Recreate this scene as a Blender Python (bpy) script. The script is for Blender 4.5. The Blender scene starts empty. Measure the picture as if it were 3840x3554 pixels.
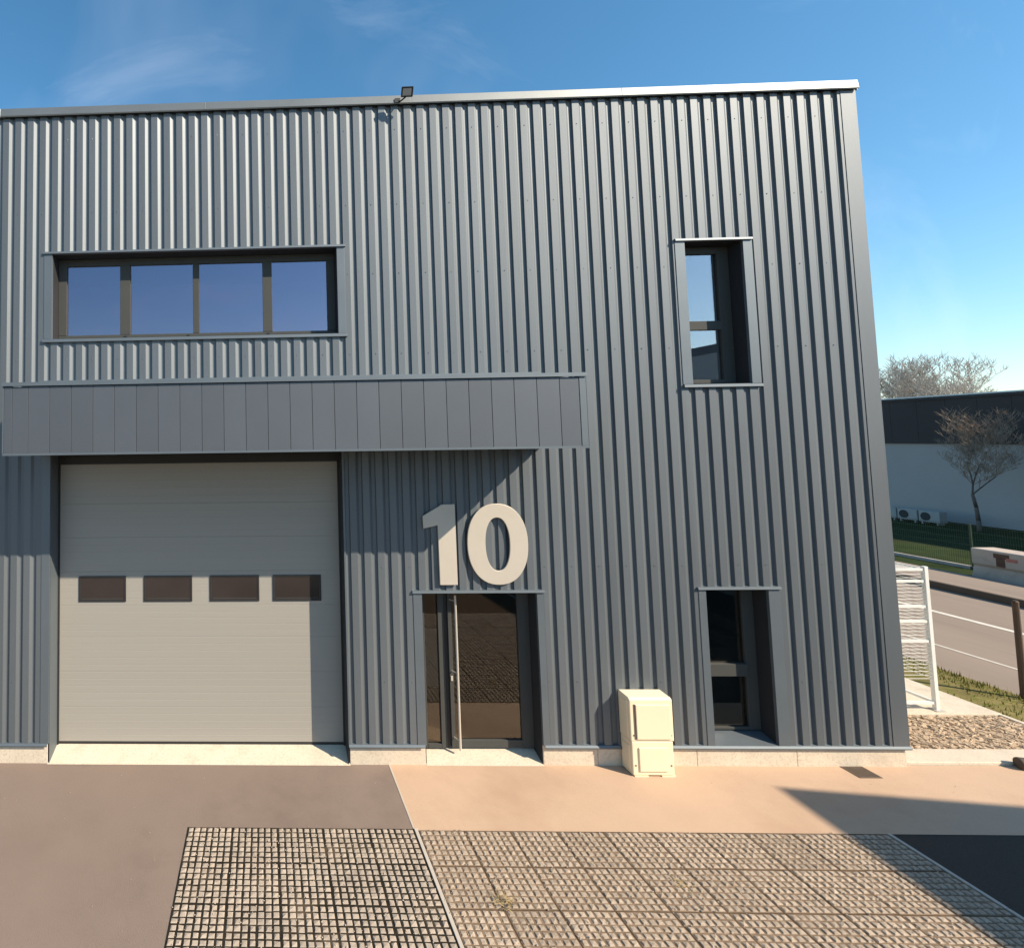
import bpy, bmesh, math, random
from mathutils import Vector, Matrix, noise
R = math.radians
random.seed(7)
S = bpy.context.scene
C = S.collection

# ------------------------------------------------------------------ camera
F, CX, CY, YAW, PIT, ROL, DIST, HC = 2031.23, 923.25, 1526.89, -0.031633, 0.059037, -0.0143885, 8.01744, 4.62
W0, H0 = 3840.0, 3554.0
fw = Vector((math.sin(YAW) * math.cos(PIT), math.cos(YAW) * math.cos(PIT), math.sin(PIT)))
rt = Vector((math.cos(YAW), -math.sin(YAW), 0))
up = rt.cross(fw)
r2 = math.cos(ROL) * rt + math.sin(ROL) * up
u2 = -math.sin(ROL) * rt + math.cos(ROL) * up
cam = bpy.data.cameras.new('camera')
co = bpy.data.objects.new('camera', cam)
C.objects.link(co)
M = Matrix((r2, u2, -fw)).transposed().to_4x4()
M.translation = Vector((0, -DIST, HC))
co.matrix_world = M
cam.sensor_fit = 'HORIZONTAL'
cam.sensor_width = 36
cam.lens = F * 36 / W0
cam.shift_x = (W0 / 2 - CX) / W0
cam.shift_y = (CY - H0 / 2) / W0
cam.clip_end = 3000
cam.clip_start = 0.05
S.camera = co

# ------------------------------------------------------------------ light
SUN = Vector((1.77, -1.17, 1.52)).normalized()      # towards the sun
w = bpy.data.worlds.new('World')
S.world = w
w.use_nodes = True
nt = w.node_tree
bg = nt.nodes['Background']
sky = nt.nodes.new('ShaderNodeTexSky')
sky.sky_type = 'NISHITA'
sky.sun_disc = False
sky.sun_elevation = math.asin(SUN.z)
sky.sun_rotation = math.atan2(SUN.x, SUN.y)
sky.altitude = 0
sky.air_density = 1.0
sky.dust_density = 0.35
sky.ozone_density = 3.2
# thin cirrus wisps over the whole sky
tc = nt.nodes.new('ShaderNodeTexCoord')
mp = nt.nodes.new('ShaderNodeMapping')
mp.inputs['Rotation'].default_value = (R(20), R(35), R(25))
mp.inputs['Scale'].default_value = (1.6, 6.5, 3.2)
mp.inputs['Location'].default_value = (4.5, 2.1, .6)
n1 = nt.nodes.new('ShaderNodeTexNoise')
n1.inputs['Scale'].default_value = 1.5
n1.inputs['Detail'].default_value = 7
n1.inputs['Roughness'].default_value = 0.6
n1.inputs['Distortion'].default_value = 0.6
cr = nt.nodes.new('ShaderNodeValToRGB')
cr.color_ramp.elements[0].position = 0.54
cr.color_ramp.elements[1].position = 0.85
cr.color_ramp.elements[0].color = (0, 0, 0, 1)
cr.color_ramp.elements[1].color = (0.12, 0.12, 0.12, 1)
n2 = nt.nodes.new('ShaderNodeTexNoise')
n2.inputs['Scale'].default_value = 2.3
n2.inputs['Detail'].default_value = 4
n2.inputs['Distortion'].default_value = 0.3
mr2 = nt.nodes.new('ShaderNodeMapRange')
mr2.inputs['From Min'].default_value = 0.5
mr2.inputs['From Max'].default_value = 0.78
mr2.inputs['To Max'].default_value = 0.10
nt.links.new(tc.outputs['Generated'], n2.inputs['Vector'])
nt.links.new(n2.outputs['Fac'], mr2.inputs['Value'])
ad = nt.nodes.new('ShaderNodeMath')
ad.operation = 'ADD'
nt.links.new(cr.outputs['Color'], ad.inputs[0])
nt.links.new(mr2.outputs['Result'], ad.inputs[1])
mx = nt.nodes.new('ShaderNodeMix')
mx.data_type = 'RGBA'
mx.inputs['B'].default_value = (7.0, 7.2, 7.8, 1)
nt.links.new(tc.outputs['Generated'], mp.inputs['Vector'])
nt.links.new(mp.outputs['Vector'], n1.inputs['Vector'])
nt.links.new(n1.outputs['Fac'], cr.inputs['Fac'])
nt.links.new(ad.outputs['Value'], mx.inputs['Factor'])
hs = nt.nodes.new('ShaderNodeHueSaturation')     # a clear, deep blue day
hs.inputs['Saturation'].default_value = 1.18
hs.inputs['Hue'].default_value = 0.487
nt.links.new(sky.outputs['Color'], hs.inputs['Color'])
nt.links.new(hs.outputs['Color'], mx.inputs['A'])
nt.links.new(mx.outputs['Result'], bg.inputs['Color'])
bg.inputs['Strength'].default_value = 0.122

sl = bpy.data.lights.new('sun', 'SUN')
sl.energy = 5.0
sl.angle = R(0.5)
sl.color = (1.0, 0.86, 0.68)
so = bpy.data.objects.new('sun', sl)
C.objects.link(so)
so.rotation_euler = SUN.to_track_quat('Z', 'Y').to_euler()
so.location = SUN * 60

S.view_settings.view_transform = 'Standard'
S.view_settings.look = 'None'
S.view_settings.gamma = 1
S.view_settings.use_curve_mapping = False
S.view_settings.exposure = 0.68

# ------------------------------------------------------------------ materials
def mat(name, col, rough=0.6, metal=0.0, var=0.0, vscale=3.0, bump=0.0, bscale=40.0, spec=0.5, coat=0.0,
        speck=None, speckscale=120.0, stretch=(1, 1, 1), dirt=None, dirtscale=0.7, dirtamt=0.5, rvar=0.0, objvar=0.0):
    m = bpy.data.materials.new(name)
    m.use_nodes = True
    t = m.node_tree
    b = t.nodes['Principled BSDF']
    b.inputs['Roughness'].default_value = rough
    b.inputs['Metallic'].default_value = metal
    b.inputs['Specular IOR Level'].default_value = spec
    b.inputs['Coat Weight'].default_value = coat
    c4 = (*col, 1)
    b.inputs['Base Color'].default_value = c4
    geo = t.nodes.new('ShaderNodeNewGeometry')
    mpn = t.nodes.new('ShaderNodeMapping')
    mpn.inputs['Scale'].default_value = stretch
    t.links.new(geo.outputs['Position'], mpn.inputs['Vector'])
    P = mpn.outputs['Vector']
    last = None
    def noise_n(scale, detail=5, rough_=0.6):
        n = t.nodes.new('ShaderNodeTexNoise')
        n.inputs['Scale'].default_value = scale
        n.inputs['Detail'].default_value = detail
        n.inputs['Roughness'].default_value = rough_
        t.links.new(P, n.inputs['Vector'])
        return n
    def mixer(fac, a, bb, amt=None):
        x = t.nodes.new('ShaderNodeMix')
        x.data_type = 'RGBA'
        if isinstance(fac, float):
            x.inputs['Factor'].default_value = fac
        else:
            t.links.new(fac, x.inputs['Factor'])
        for key, v in (('A', a), ('B', bb)):
            if isinstance(v, tuple):
                x.inputs[key].default_value = v
            else:
                t.links.new(v, x.inputs[key])
        return x.outputs['Result']
    cur = c4
    if var:
        n = noise_n(vscale)
        mr = t.nodes.new('ShaderNodeMapRange')
        mr.inputs['From Min'].default_value = 0.25
        mr.inputs['From Max'].default_value = 0.75
        t.links.new(n.outputs['Fac'], mr.inputs['Value'])
        lo = tuple(min(1, x * (1 - var)) for x in col) + (1,)
        hi = tuple(min(1, x * (1 + var)) for x in col) + (1,)
        cur = mixer(mr.outputs['Result'], lo, hi)
        if rvar:
            rr = t.nodes.new('ShaderNodeMapRange')
            rr.inputs['To Min'].default_value = rough - rvar
            rr.inputs['To Max'].default_value = rough + rvar
            t.links.new(mr.outputs['Result'], rr.inputs['Value'])
            t.links.new(rr.outputs['Result'], b.inputs['Roughness'])
    if speck:
        n = noise_n(speckscale, 2, 0.5)
        mr = t.nodes.new('ShaderNodeMapRange')
        mr.inputs['From Min'].default_value = 0.5
        mr.inputs['From Max'].default_value = 0.68
        t.links.new(n.outputs['Fac'], mr.inputs['Value'])
        cur = mixer(mr.outputs['Result'], cur, (*speck, 1))
    if dirt:
        n = noise_n(dirtscale, 8, 0.68)
        mr = t.nodes.new('ShaderNodeMapRange')
        mr.inputs['From Min'].default_value = 0.52
        mr.inputs['From Max'].default_value = 0.74
        mr.inputs['To Max'].default_value = dirtamt
        t.links.new(n.outputs['Fac'], mr.inputs['Value'])
        cur = mixer(mr.outputs['Result'], cur, (*dirt, 1))
    if objvar:
        oi = t.nodes.new('ShaderNodeObjectInfo')
        mr = t.nodes.new('ShaderNodeMapRange')
        mr.inputs['To Min'].default_value = 1 - objvar
        mr.inputs['To Max'].default_value = 1 + objvar
        t.links.new(oi.outputs['Random'], mr.inputs['Value'])
        vm = t.nodes.new('ShaderNodeVectorMath')
        vm.operation = 'SCALE'
        if isinstance(cur, tuple):
            vm.inputs[0].default_value = cur[:3]
        else:
            t.links.new(cur, vm.inputs[0])
        t.links.new(mr.outputs['Result'], vm.inputs['Scale'])
        cur = vm.outputs['Vector']
    if not isinstance(cur, tuple):
        t.links.new(cur, b.inputs['Base Color'])
    if bump:
        n = noise_n(bscale, 6, 0.6)
        bp = t.nodes.new('ShaderNodeBump')
        bp.inputs['Strength'].default_value = bump
        bp.inputs['Distance'].default_value = 0.01
        t.links.new(n.outputs['Fac'], bp.inputs['Height'])
        t.links.new(bp.outputs['Normal'], b.inputs['Normal'])
    return m

def glass_mat(name, tint, refl_tint, base, rough=0.0):
    """clear pane: fresnel mirror over a tinted see-through sheet"""
    m = bpy.data.materials.new(name)
    m.use_nodes = True
    t = m.node_tree
    t.nodes.remove(t.nodes['Principled BSDF'])
    out = t.nodes['Material Output']
    tr = t.nodes.new('ShaderNodeBsdfTransparent')
    tr.inputs['Color'].default_value = (*tint, 1)
    gl = t.nodes.new('ShaderNodeBsdfGlossy')
    gl.inputs['Color'].default_value = (*refl_tint, 1)
    gl.inputs['Roughness'].default_value = rough
    lw = t.nodes.new('ShaderNodeLayerWeight')          # Schlick curve, the same from both sides of the sheet
    lw.inputs['Blend'].default_value = 0.5
    pw = t.nodes.new('ShaderNodeMath')
    pw.operation = 'POWER'
    pw.inputs[1].default_value = 5
    t.links.new(lw.outputs['Facing'], pw.inputs[0])
    fr = t.nodes.new('ShaderNodeMapRange')
    fr.inputs['To Min'].default_value = base
    fr.inputs['To Max'].default_value = 1.0
    t.links.new(pw.outputs['Value'], fr.inputs['Value'])
    geo = t.nodes.new('ShaderNodeNewGeometry')
    n = t.nodes.new('ShaderNodeTexNoise')
    n.inputs['Scale'].default_value = 0.9
    n.inputs['Detail'].default_value = 1
    t.links.new(geo.outputs['Position'], n.inputs['Vector'])
    bp = t.nodes.new('ShaderNodeBump')
    bp.inputs['Strength'].default_value = 0.02
    bp.inputs['Distance'].default_value = 0.05
    t.links.new(n.outputs['Fac'], bp.inputs['Height'])
    t.links.new(bp.outputs['Normal'], gl.inputs['Normal'])
    ms = t.nodes.new('ShaderNodeMixShader')
    t.links.new(fr.outputs['Result'], ms.inputs['Fac'])
    t.links.new(tr.outputs['BSDF'], ms.inputs[1])
    t.links.new(gl.outputs['BSDF'], ms.inputs[2])
    t.links.new(ms.outputs['Shader'], out.inputs['Surface'])
    return m

M_clad = mat('grey_coated_steel', (0.140, 0.158, 0.172), 0.56, 0.50, var=0.05, vscale=0.8, bump=0.10, bscale=5, stretch=(1, 1, .3), rvar=.04, objvar=.05, spec=.6)
M_trim = mat('grey_trim_steel', (0.138, 0.164, 0.184), 0.55, 0.5, var=0.06, vscale=2.0, spec=.6, bump=.04, bscale=5)
M_cope = mat('coping_metal', (0.20, 0.215, 0.215), 0.50, 0.6, var=0.08, vscale=1.5, bump=.05, bscale=4)
M_copel = mat('pale_coping_metal', (0.62, 0.64, 0.66), 0.5, 0.1, var=.05)
M_fascia = mat('fascia_steel', (0.112, 0.127, 0.146), 0.60, 0.5, var=0.05, vscale=1.2, objvar=.045, bump=.04, bscale=3)
M_frame = mat('dark_window_aluminium', (0.062, 0.063, 0.059), 0.6, 0.0, var=.05, spec=.2)
M_reveal = mat('shade_darkened_reveal_steel', (0.030, 0.031, 0.034), 0.6, 0.0, spec=.25, var=.05)  # dark grey lining, darkened further with the shade of the recesses
M_door = mat('light_grey_door_steel', (0.315, 0.297, 0.262), 0.5, 0.0, var=0.03, vscale=1.4, bump=0.25, bscale=9, stretch=(.02, 1, 1), objvar=.008)
M_black = mat('black_rubber', (0.02, 0.02, 0.02), 0.6, 0, var=.2)
M_vision = mat('dark_acrylic', (0.035, 0.028, 0.026), 0.12, 0, var=.1, spec=.5)
M_conc = mat('pale_concrete', (0.60, 0.52, 0.405), 0.85, 0, var=0.08, vscale=3.5, bump=0.25, bscale=35, dirt=(.36, .29, .22), dirtscale=2.2, dirtamt=.45, speck=(.5, .42, .33), speckscale=45)
M_conc2 = mat('grey_concrete', (0.40, 0.37, 0.33), 0.9, 0, var=0.15, vscale=2.5, bump=0.3, bscale=30, dirt=(.17, .15, .12), dirtscale=1.6, dirtamt=.6)
M_asph = mat('worn_brown_asphalt', (0.205, 0.152, 0.120), 0.9, 0, var=0.10, vscale=1.1, bump=0.6, bscale=140, speck=(.29, .235, .20), speckscale=170, dirt=(.145, .105, .085), dirtscale=.45, dirtamt=.75)
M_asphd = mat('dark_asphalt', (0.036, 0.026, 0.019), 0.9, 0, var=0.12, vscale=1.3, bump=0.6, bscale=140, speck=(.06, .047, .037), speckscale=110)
M_road = mat('road_asphalt', (0.25, 0.195, 0.15), 0.9, 0, var=0.12, vscale=.8, bump=0.4, bscale=90, stretch=(1, .12, 1), dirt=(.15, .125, .105), dirtscale=1.1, dirtamt=.6)
M_pink = mat('sandy_pink_paving', (0.50, 0.345, 0.235), 0.9, 0, var=0.06, vscale=1.2, bump=0.4, bscale=120, speck=(.56, .40, .275), speckscale=150, dirt=(.42, .275, .185), dirtscale=.45, dirtamt=.8)
M_kerb = mat('shade_brown_kerb', (0.10, 0.072, 0.05), 0.9, 0, var=.15, vscale=2)  # dark brown stands in for the shadow line of the kerb face
M_acf = mat('shaded_unit_casing', (0.36, 0.36, 0.34), 0.6, 0, var=.08)  # white casing toned down, shade at the far wall put into the colour
M_white = mat('road_paint', (0.62, 0.58, 0.50), 0.8, 0, var=.15, vscale=6)
M_line = mat('concrete_edging', (0.47, 0.42, 0.36), 0.9, 0, var=.08, vscale=5, bump=.2, bscale=60)
M_stone = mat('paver_stone', (0.40, 0.325, 0.25), 0.9, 0, var=0.28, vscale=13, bump=0.5, bscale=150, speck=(.30, .22, .15), speckscale=60, objvar=.10)
M_joint = mat('paver_joint_soil', (0.085, 0.058, 0.038), 1.0, 0, var=0.45, vscale=16, bump=.6, bscale=120, spec=.1, objvar=.2)
M_fill = mat('paver_joint_fill', (0.215, 0.155, 0.105), 1.0, 0, var=0.35, vscale=7, bump=.5, bscale=120, spec=.1)
M_stone2 = mat('pale_paver_stone', (0.40, 0.33, 0.26), 0.9, 0, var=0.22, vscale=9, bump=0.5, bscale=150, objvar=.06, dirt=(.27, .24, .20), dirtscale=1.3, dirtamt=.7)
M_joint2 = mat('black_grid_joint', (0.026, 0.022, 0.016), 1.0, 0, var=0.5, vscale=12, spec=.1, dirt=(.16, .115, .075), dirtscale=1.6, dirtamt=.9)
M_cream = mat('cream_polyester', (0.80, 0.675, 0.475), 0.55, 0, var=.03, vscale=3, dirt=(.66, .55, .36), dirtscale=3, dirtamt=.3)
M_digit = mat('beige_brushed_sign', (0.56, 0.50, 0.42), 0.45, 0.15, var=.04, vscale=4)
M_galv = mat('white_coated_wire', (0.72, 0.72, 0.68), 0.5, 0, var=.05)
M_acw = mat('white_unit_casing', (0.78, 0.78, 0.74), 0.5, 0, var=.04)
M_dark = mat('dark_grille', (0.02, 0.022, 0.025), 0.6)
M_grass = mat('dry_lawn', (0.20, 0.165, 0.065), 1, 0, var=.35, vscale=2.5, bump=.7, bscale=60, speck=(.13, .14, .03), speckscale=9, spec=.1)
M_grassd = mat('dark_ground_cover', (0.030, 0.045, 0.014), 1, 0, var=.4, vscale=.9, bump=.8, bscale=20, dirt=(.05, .043, .022), dirtscale=.35, dirtamt=.8, spec=.1)
M_blade = mat('grass_blades', (0.13, 0.13, 0.025), 0.9, 0, var=.4, vscale=4, spec=.2)
M_mulch = mat('mulch_soil', (0.42, 0.32, 0.22), 1, 0, var=.3, vscale=8, bump=.8, bscale=40, spec=.1)
M_chip = mat('mulch_chips', (0.50, 0.385, 0.27), 0.95, 0, var=.25, vscale=14, spec=.15)
M_straw = mat('dry_straw', (0.50, 0.38, 0.20), 0.9, 0, var=.2, vscale=8)
M_wood = mat('brown_timber', (0.085, 0.052, 0.032), 0.8, 0, var=.25, vscale=6, bump=.4, bscale=30, stretch=(1, 1, .15))
M_rubber = mat('brown_black_timber', (0.075, 0.055, 0.04), 0.8, 0, var=.2, vscale=6, bump=.3, bscale=40)
M_iron = mat('brown_cast_iron', (0.13, 0.095, 0.07), 0.7, 0.2, var=.2, vscale=12)
M_fband = mat('far_dark_cladding', (0.062, 0.052, 0.050), 0.7, 0.0, var=.10, vscale=.6, spec=.2)
M_fwall = mat('far_grey_render', (0.42, 0.385, 0.36), 0.85, 0, var=.06, vscale=.5, dirt=(.32, .30, .29), dirtscale=.25, dirtamt=.6)
M_fcope = mat('far_pale_coping', (0.72, 0.70, 0.66), 0.4, 0.1)
M_bark = mat('grey_bark', (0.16, 0.125, 0.10), 0.95, 0, var=.25, vscale=6, bump=.5, bscale=25)
M_twig = mat('haze_pale_twigs', (0.42, 0.37, 0.31), 0.95, 0, var=.2, vscale=2)  # distance haze is put into the twig colour as paleness
M_twig2 = mat('brown_winter_twigs', (0.33, 0.245, 0.175), 0.95, 0, var=.3, vscale=2)
M_mesh = mat('green_fence_wire', (0.035, 0.06, 0.035), 0.6, 0, var=.1)
M_iw = mat('interior_plaster', (0.52, 0.51, 0.50), 0.9, 0, var=.03)
M_id = mat('interior_brown_wall', (0.215, 0.195, 0.17), 0.9, 0, var=.2, vscale=2)
M_if = mat('interior_tile_floor', (0.22, 0.165, 0.115), 0.4, 0, var=.1, vscale=2)
M_light = mat('grey_lens', (0.40, 0.38, 0.36), 0.3, 0, var=.1, vscale=20)
M_barr = mat('barrier_concrete', (0.46, 0.385, 0.32), 0.9, 0, var=.12, vscale=2, bump=.3, bscale=30, dirt=(.26, .21, .165), dirtscale=1.2, dirtamt=.7)
M_red = mat('faded_red_paint', (0.42, 0.16, 0.13), 0.8, 0, var=.2, vscale=8)
M_brn = mat('dark_brown_paint', (0.10, 0.055, 0.035), 0.8, 0, var=.3, vscale=8)
M_steel = mat('steel_handle', (0.62, 0.58, 0.50), 0.35, 0.35, var=.05)
M_nb = mat('neighbour_render', (0.50, 0.50, 0.48), 0.85, 0, var=.05)
M_nbb = mat('neighbour_plinth', (0.16, 0.16, 0.17), 0.7, 0, var=.05)
G_win = glass_mat('cloud_pink_coated_glass', (0.45, 0.46, 0.50), (1.0, 0.79, 0.95), 0.29)  # pink of reflected clouds is put into the reflection tint
G_rw = glass_mat('stair_glass', (0.75, 0.80, 0.80), (1.0, 0.95, 0.98), 0.26)
G_door = glass_mat('door_glass', (0.72, 0.71, 0.68), (1.0, 0.97, 0.92), 0.085)

# ------------------------------------------------------------------ mesh helpers
def box(bm, x0, x1, y0, y1, z0, z1):
    v = [bm.verts.new(p) for p in ((x0, y0, z0), (x1, y0, z0), (x1, y1, z0), (x0, y1, z0), (x0, y0, z1), (x1, y0, z1), (x1, y1, z1), (x0, y1, z1))]
    for f in ((0, 3, 2, 1), (4, 5, 6, 7), (0, 1, 5, 4), (1, 2, 6, 5), (2, 3, 7, 6), (3, 0, 4, 7)):
        bm.faces.new([v[i] for i in f])
    return v

def prism(bm, pts, axis, a, b):
    """closed polygon extruded along axis between a and b"""
    def mk(p, s):
        if axis == 'x': return (s, p[0], p[1])
        if axis == 'y': return (p[0], s, p[1])
        return (p[0], p[1], s)
    A = [bm.verts.new(mk(p, a)) for p in pts]
    B = [bm.verts.new(mk(p, b)) for p in pts]
    n = len(pts)
    bm.faces.new(A)
    bm.faces.new(B[::-1])
    for i in range(n):
        bm.faces.new((A[i], B[i], B[(i + 1) % n], A[(i + 1) % n]))

def tube(bm, p, q, r, n=8, r1=None):
    p, q = Vector(p), Vector(q)
    r1 = r if r1 is None else r1
    d = (q - p).normalized()
    a = d.orthogonal().normalized()
    b = d.cross(a)
    A, B = [], []
    for i in range(n):
        t = 2 * math.pi * i / n
        o = a * math.cos(t) + b * math.sin(t)
        A.append(bm.verts.new(p + o * r))
        B.append(bm.verts.new(q + o * r1))
    for i in range(n):
        bm.faces.new((A[i], A[(i + 1) % n], B[(i + 1) % n], B[i]))
    if n > 3:
        bm.faces.new(A[::-1])
        bm.faces.new(B)

def obj(name, bm, m, parent=None, bevel=0.0, smooth=False, seg=2):
    bmesh.ops.recalc_face_normals(bm, faces=bm.faces)
    me = bpy.data.meshes.new(name)
    bm.to_mesh(me)
    bm.free()
    if isinstance(m, (list, tuple)):
        for x in m: me.materials.append(x)
    else:
        me.materials.append(m)
    if smooth:
        for p in me.polygons: p.use_smooth = True
    o = bpy.data.objects.new(name, me)
    C.objects.link(o)
    if parent is not None: o.parent = parent
    if bevel:
        b = o.modifiers.new('bevel', 'BEVEL')
        b.width = bevel
        b.segments = seg
        b.limit_method = 'ANGLE'
        b.angle_limit = R(40)
    return o

def bobj(name, dims, m, parent=None, bevel=0.0):
    bm = bmesh.new()
    box(bm, *dims)
    return obj(name, bm, m, parent, bevel)

def thing(name, label, cat, loc=(0, 0, 0), group=None, kind=None):
    o = bpy.data.objects.new(name, None)
    C.objects.link(o)
    o.empty_display_size = 0.2
    o['label'] = label
    o['category'] = cat
    if group: o['group'] = group
    if kind: o['kind'] = kind
    return o

def tag(o, label, cat, group=None):
    o['label'] = label
    o['category'] = cat
    if group: o['group'] = group
    return o

def struct(o, label=None):
    o['kind'] = 'structure'
    if label: o['label'] = label
    return o

def sheet(name, pts, z, m, label=None):
    bm = bmesh.new()
    bm.faces.new([bm.verts.new((x, y, z)) for x, y in pts])
    return struct(obj(name, bm, m), label)

# ------------------------------------------------------------------ ground
g = sheet('ground', [(-900, -900), (1200, -900), (1200, 1200), (-900, 1200)], -0.012, M_grassd, 'dark open ground running out to the horizon')
X_L, X_R = 1.695, 7.063          # concrete edging strips
XP0 = -0.985                     # left edge of the grid pavers
YP = -1.30                       # front edge of the footway
sheet('asphalt_yard', [(-30, -30), (X_L, -30), (X_L, -0.004), (-30, -0.004)], 0.0, M_asph, 'worn brown asphalt in front of the big door')
sheet('footway', [(X_L + .001, YP), (13.2, YP), (13.2, 0.02), (X_L + .001, 0.02)], 0.002, M_pink, 'sandy pink footway along the facade')
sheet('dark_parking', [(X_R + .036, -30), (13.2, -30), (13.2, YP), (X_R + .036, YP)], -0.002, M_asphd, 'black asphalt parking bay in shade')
sheet('paver_bed', [(X_L + .03, -9.0), (X_R + .01, -9.0), (X_R + .01, YP), (X_L + .03, YP)], 0.0005, M_joint, 'brown soil bed under the stone pavers')
sheet('grid_bed', [(XP0, -9.0), (X_L, -9.0), (X_L, YP + .02), (XP0, YP + .02)], 0.003, M_joint2, 'black bed under the square grid pavers')
def edging(x0, x1, lab):
    bm = bmesh.new()
    y = YP + (.02 if x0 < 3 else 0)
    while y > -12:
        box(bm, x0, x1, y - .995, y, -0.03, 0.014)
        y -= 1.0
    return struct(obj('concrete_edging', bm, M_line, bevel=.003), lab)
edging(X_L + .002, X_L + .04, 'pale concrete edging between grid pavers and stone pavers')
edging(X_R, X_R + .036, 'grey concrete edging beside the black parking bay')
bobj_edge = bobj('joint_strip', (X_L - .006, X_L + .012, YP + .021, -0.006, -0.01, 0.0045), M_line)
struct(bobj_edge, 'thin joint between asphalt and footway')

# grid pavers: slabs of 7 x 7 raised stones, a few shared variants
SL = 0.5343
def paver_mesh(name, mats, seed, gap, hgt, rough, size=SL, big=.012, fill=.003):
    rnd = random.Random(seed)
    bm = bmesh.new()
    n = 7
    c = (size - big) / n
    q = (size - big) / 2
    fl = bm.faces.new([bm.verts.new((a * q, b * q, fill)) for a, b in ((-1, -1), (1, -1), (1, 1), (-1, 1))])
    fl.material_index = 1
    for a, b, c2, d in ((-q, -q, q, -q), (q, -q, q, q), (q, q, -q, q), (-q, q, -q, -q)):
        bm.faces.new([bm.verts.new(p) for p in ((a, b, 0), (c2, d, 0), (c2, d, fill), (a, b, fill))]).material_index = 1
    for i in range(n):
        for j in range(n):
            x = -size / 2 + big / 2 + (i + .5) * c
            y = -size / 2 + big / 2 + (j + .5) * c
            if fill > .003 and rnd.random() < .012: continue
            h = hgt * (1 + rough * rnd.uniform(-1, 1))
            wx = c / 2 - gap * rnd.uniform(.35, .75)
            wy = c / 2 - gap * rnd.uniform(.35, .75)
            x += rnd.uniform(-.12, .12) * gap
            y += rnd.uniform(-.12, .12) * gap
            ins = .007
            lo = [bm.verts.new((x + sx * wx, y + sy * wy, 0)) for sx, sy in ((-1, -1), (1, -1), (1, 1), (-1, 1))]
            hi = [bm.verts.new((x + sx * (wx - ins * rnd.uniform(.5, 1.5)), y + sy * (wy - ins * rnd.uniform(.5, 1.5)), h + rnd.uniform(-.0035, .0035))) for sx, sy in ((-1, -1), (1, -1), (1, 1), (-1, 1))]
            ce = bm.verts.new((x + rnd.uniform(-.01, .01), y + rnd.uniform(-.01, .01), h + rnd.uniform(.001, .007)))
            for k in range(4):
                bm.faces.new((lo[k], lo[(k + 1) % 4], hi[(k + 1) % 4], hi[k]))
                bm.faces.new((hi[k], hi[(k + 1) % 4], ce))
    bmesh.ops.recalc_face_normals(bm, faces=bm.faces)
    me = bpy.data.meshes.new(name)
    bm.to_mesh(me)
    bm.free()
    for m in mats: me.materials.append(m)
    return me
right_paving = thing('stone_paving', 'brown stone paver field right of the pale edging strip', 'paving', kind='structure')
del right_paving['category']
left_paving = thing('grid_paving', 'pale square grid pavers with black joints', 'paving', kind='structure')
del left_paving['category']
vr = [paver_mesh('stone_paver', [M_stone, M_fill], 100 + k, .014, .0105, .3, big=.014, fill=.0035) for k in range(6)]
vl = [paver_mesh('grid_paver', [M_stone2, M_joint2], 200 + k, .0145, .0085, .3, big=.009, fill=.002) for k in range(5)]
nx = 10
for i in range(nx):
    for j in range(9):
        o = bpy.data.objects.new('stone_paver', random.choice(vr))
        C.objects.link(o)
        o.parent = right_paving
        sx = (X_R - X_L - .05) / (nx * SL)
        o.location = (X_L + .045 + (i + .5) * SL * sx, YP - .006 - (j + .5) * SL, 0.0005 + random.uniform(-.002, .001))
        o.scale = (sx, 1, 1)
        o.rotation_euler = (R(random.uniform(-.25, .25)), R(random.uniform(-.25, .25)), random.choice((0, 180)) * math.pi / 180)
for i in range(5):
    for j in range(9):
        o = bpy.data.objects.new('grid_paver', random.choice(vl))
        C.objects.link(o)
        o.parent = left_paving
        sx = (X_L - XP0 - .01) / (5 * SL)
        o.location = (XP0 + .005 + (i + .5) * SL * sx, YP + .015 - (j + .5) * SL, 0.003)
        o.scale = (sx, 1, 1)
        o.rotation_euler = (0, 0, random.choice((0, 180)) * math.pi / 180)

# side yard, road and far verge
sheet('lawn', [(11.80, -1.3), (13.0, -1.3), (13.0, 60), (11.80, 60)], 0.004, M_grass, 'dry yellowish lawn strip beside the road')
sheet('road', [(13.0, -60), (19.5, -60), (19.5, 160), (13.0, 160)], -0.004, M_road, 'pale asphalt road at right')
def paint(name, x0, x1, y0, y1, lab):
    struct(bobj(name, (x0, x1, y0, y1, -0.0035, 0.002), M_white), lab)
paint('road_line', 16.92, 17.08, -40, 120, 'white line along the far side of the road')
paint('road_edge_line', 14.36, 14.42, -40, 120, 'thin faint line along the near side of the road')
struct(bobj('kerb', (19.5, 19.62, -60, 160, -.05, .19), M_kerb, bevel=.02), 'kerb on the far side of the road, coloured dark brown for its shade')
struct(bobj('far_footway', (19.62, 21.4, -60, 160, -.05, .175), M_road), 'footway on the far side of the road')
sheet('far_verge', [(21.4, -60), (34.2, -60), (34.2, 160), (21.4, 160)], 0.02, M_grassd, 'dark green ground cover in front of the far building')
# concrete edging, mulch bed and pad at the building corner
struct(bobj('corner_kerb', (8.80, 13.0, 0.03, 0.36, -.05, .045), M_conc, bevel=.012), 'pale concrete kerb running on from the plinth')
sheet('mulch_bed', [(8.78, .36), (11.72, .36), (11.72, 1.34), (8.78, 1.34)], 0.012, M_mulch, 'brown mulch bed at the building corner')
struct(bobj('concrete_pad', (8.80, 11.78, 1.34, 12, -.05, .05), M_conc, bevel=.01), 'pale concrete pad under the white cage')
struct(bobj('bed_edging', (11.72, 11.80, .36, 1.34, -.05, .04), M_conc, bevel=.008), 'pale edging at the end of the mulch bed')
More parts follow.
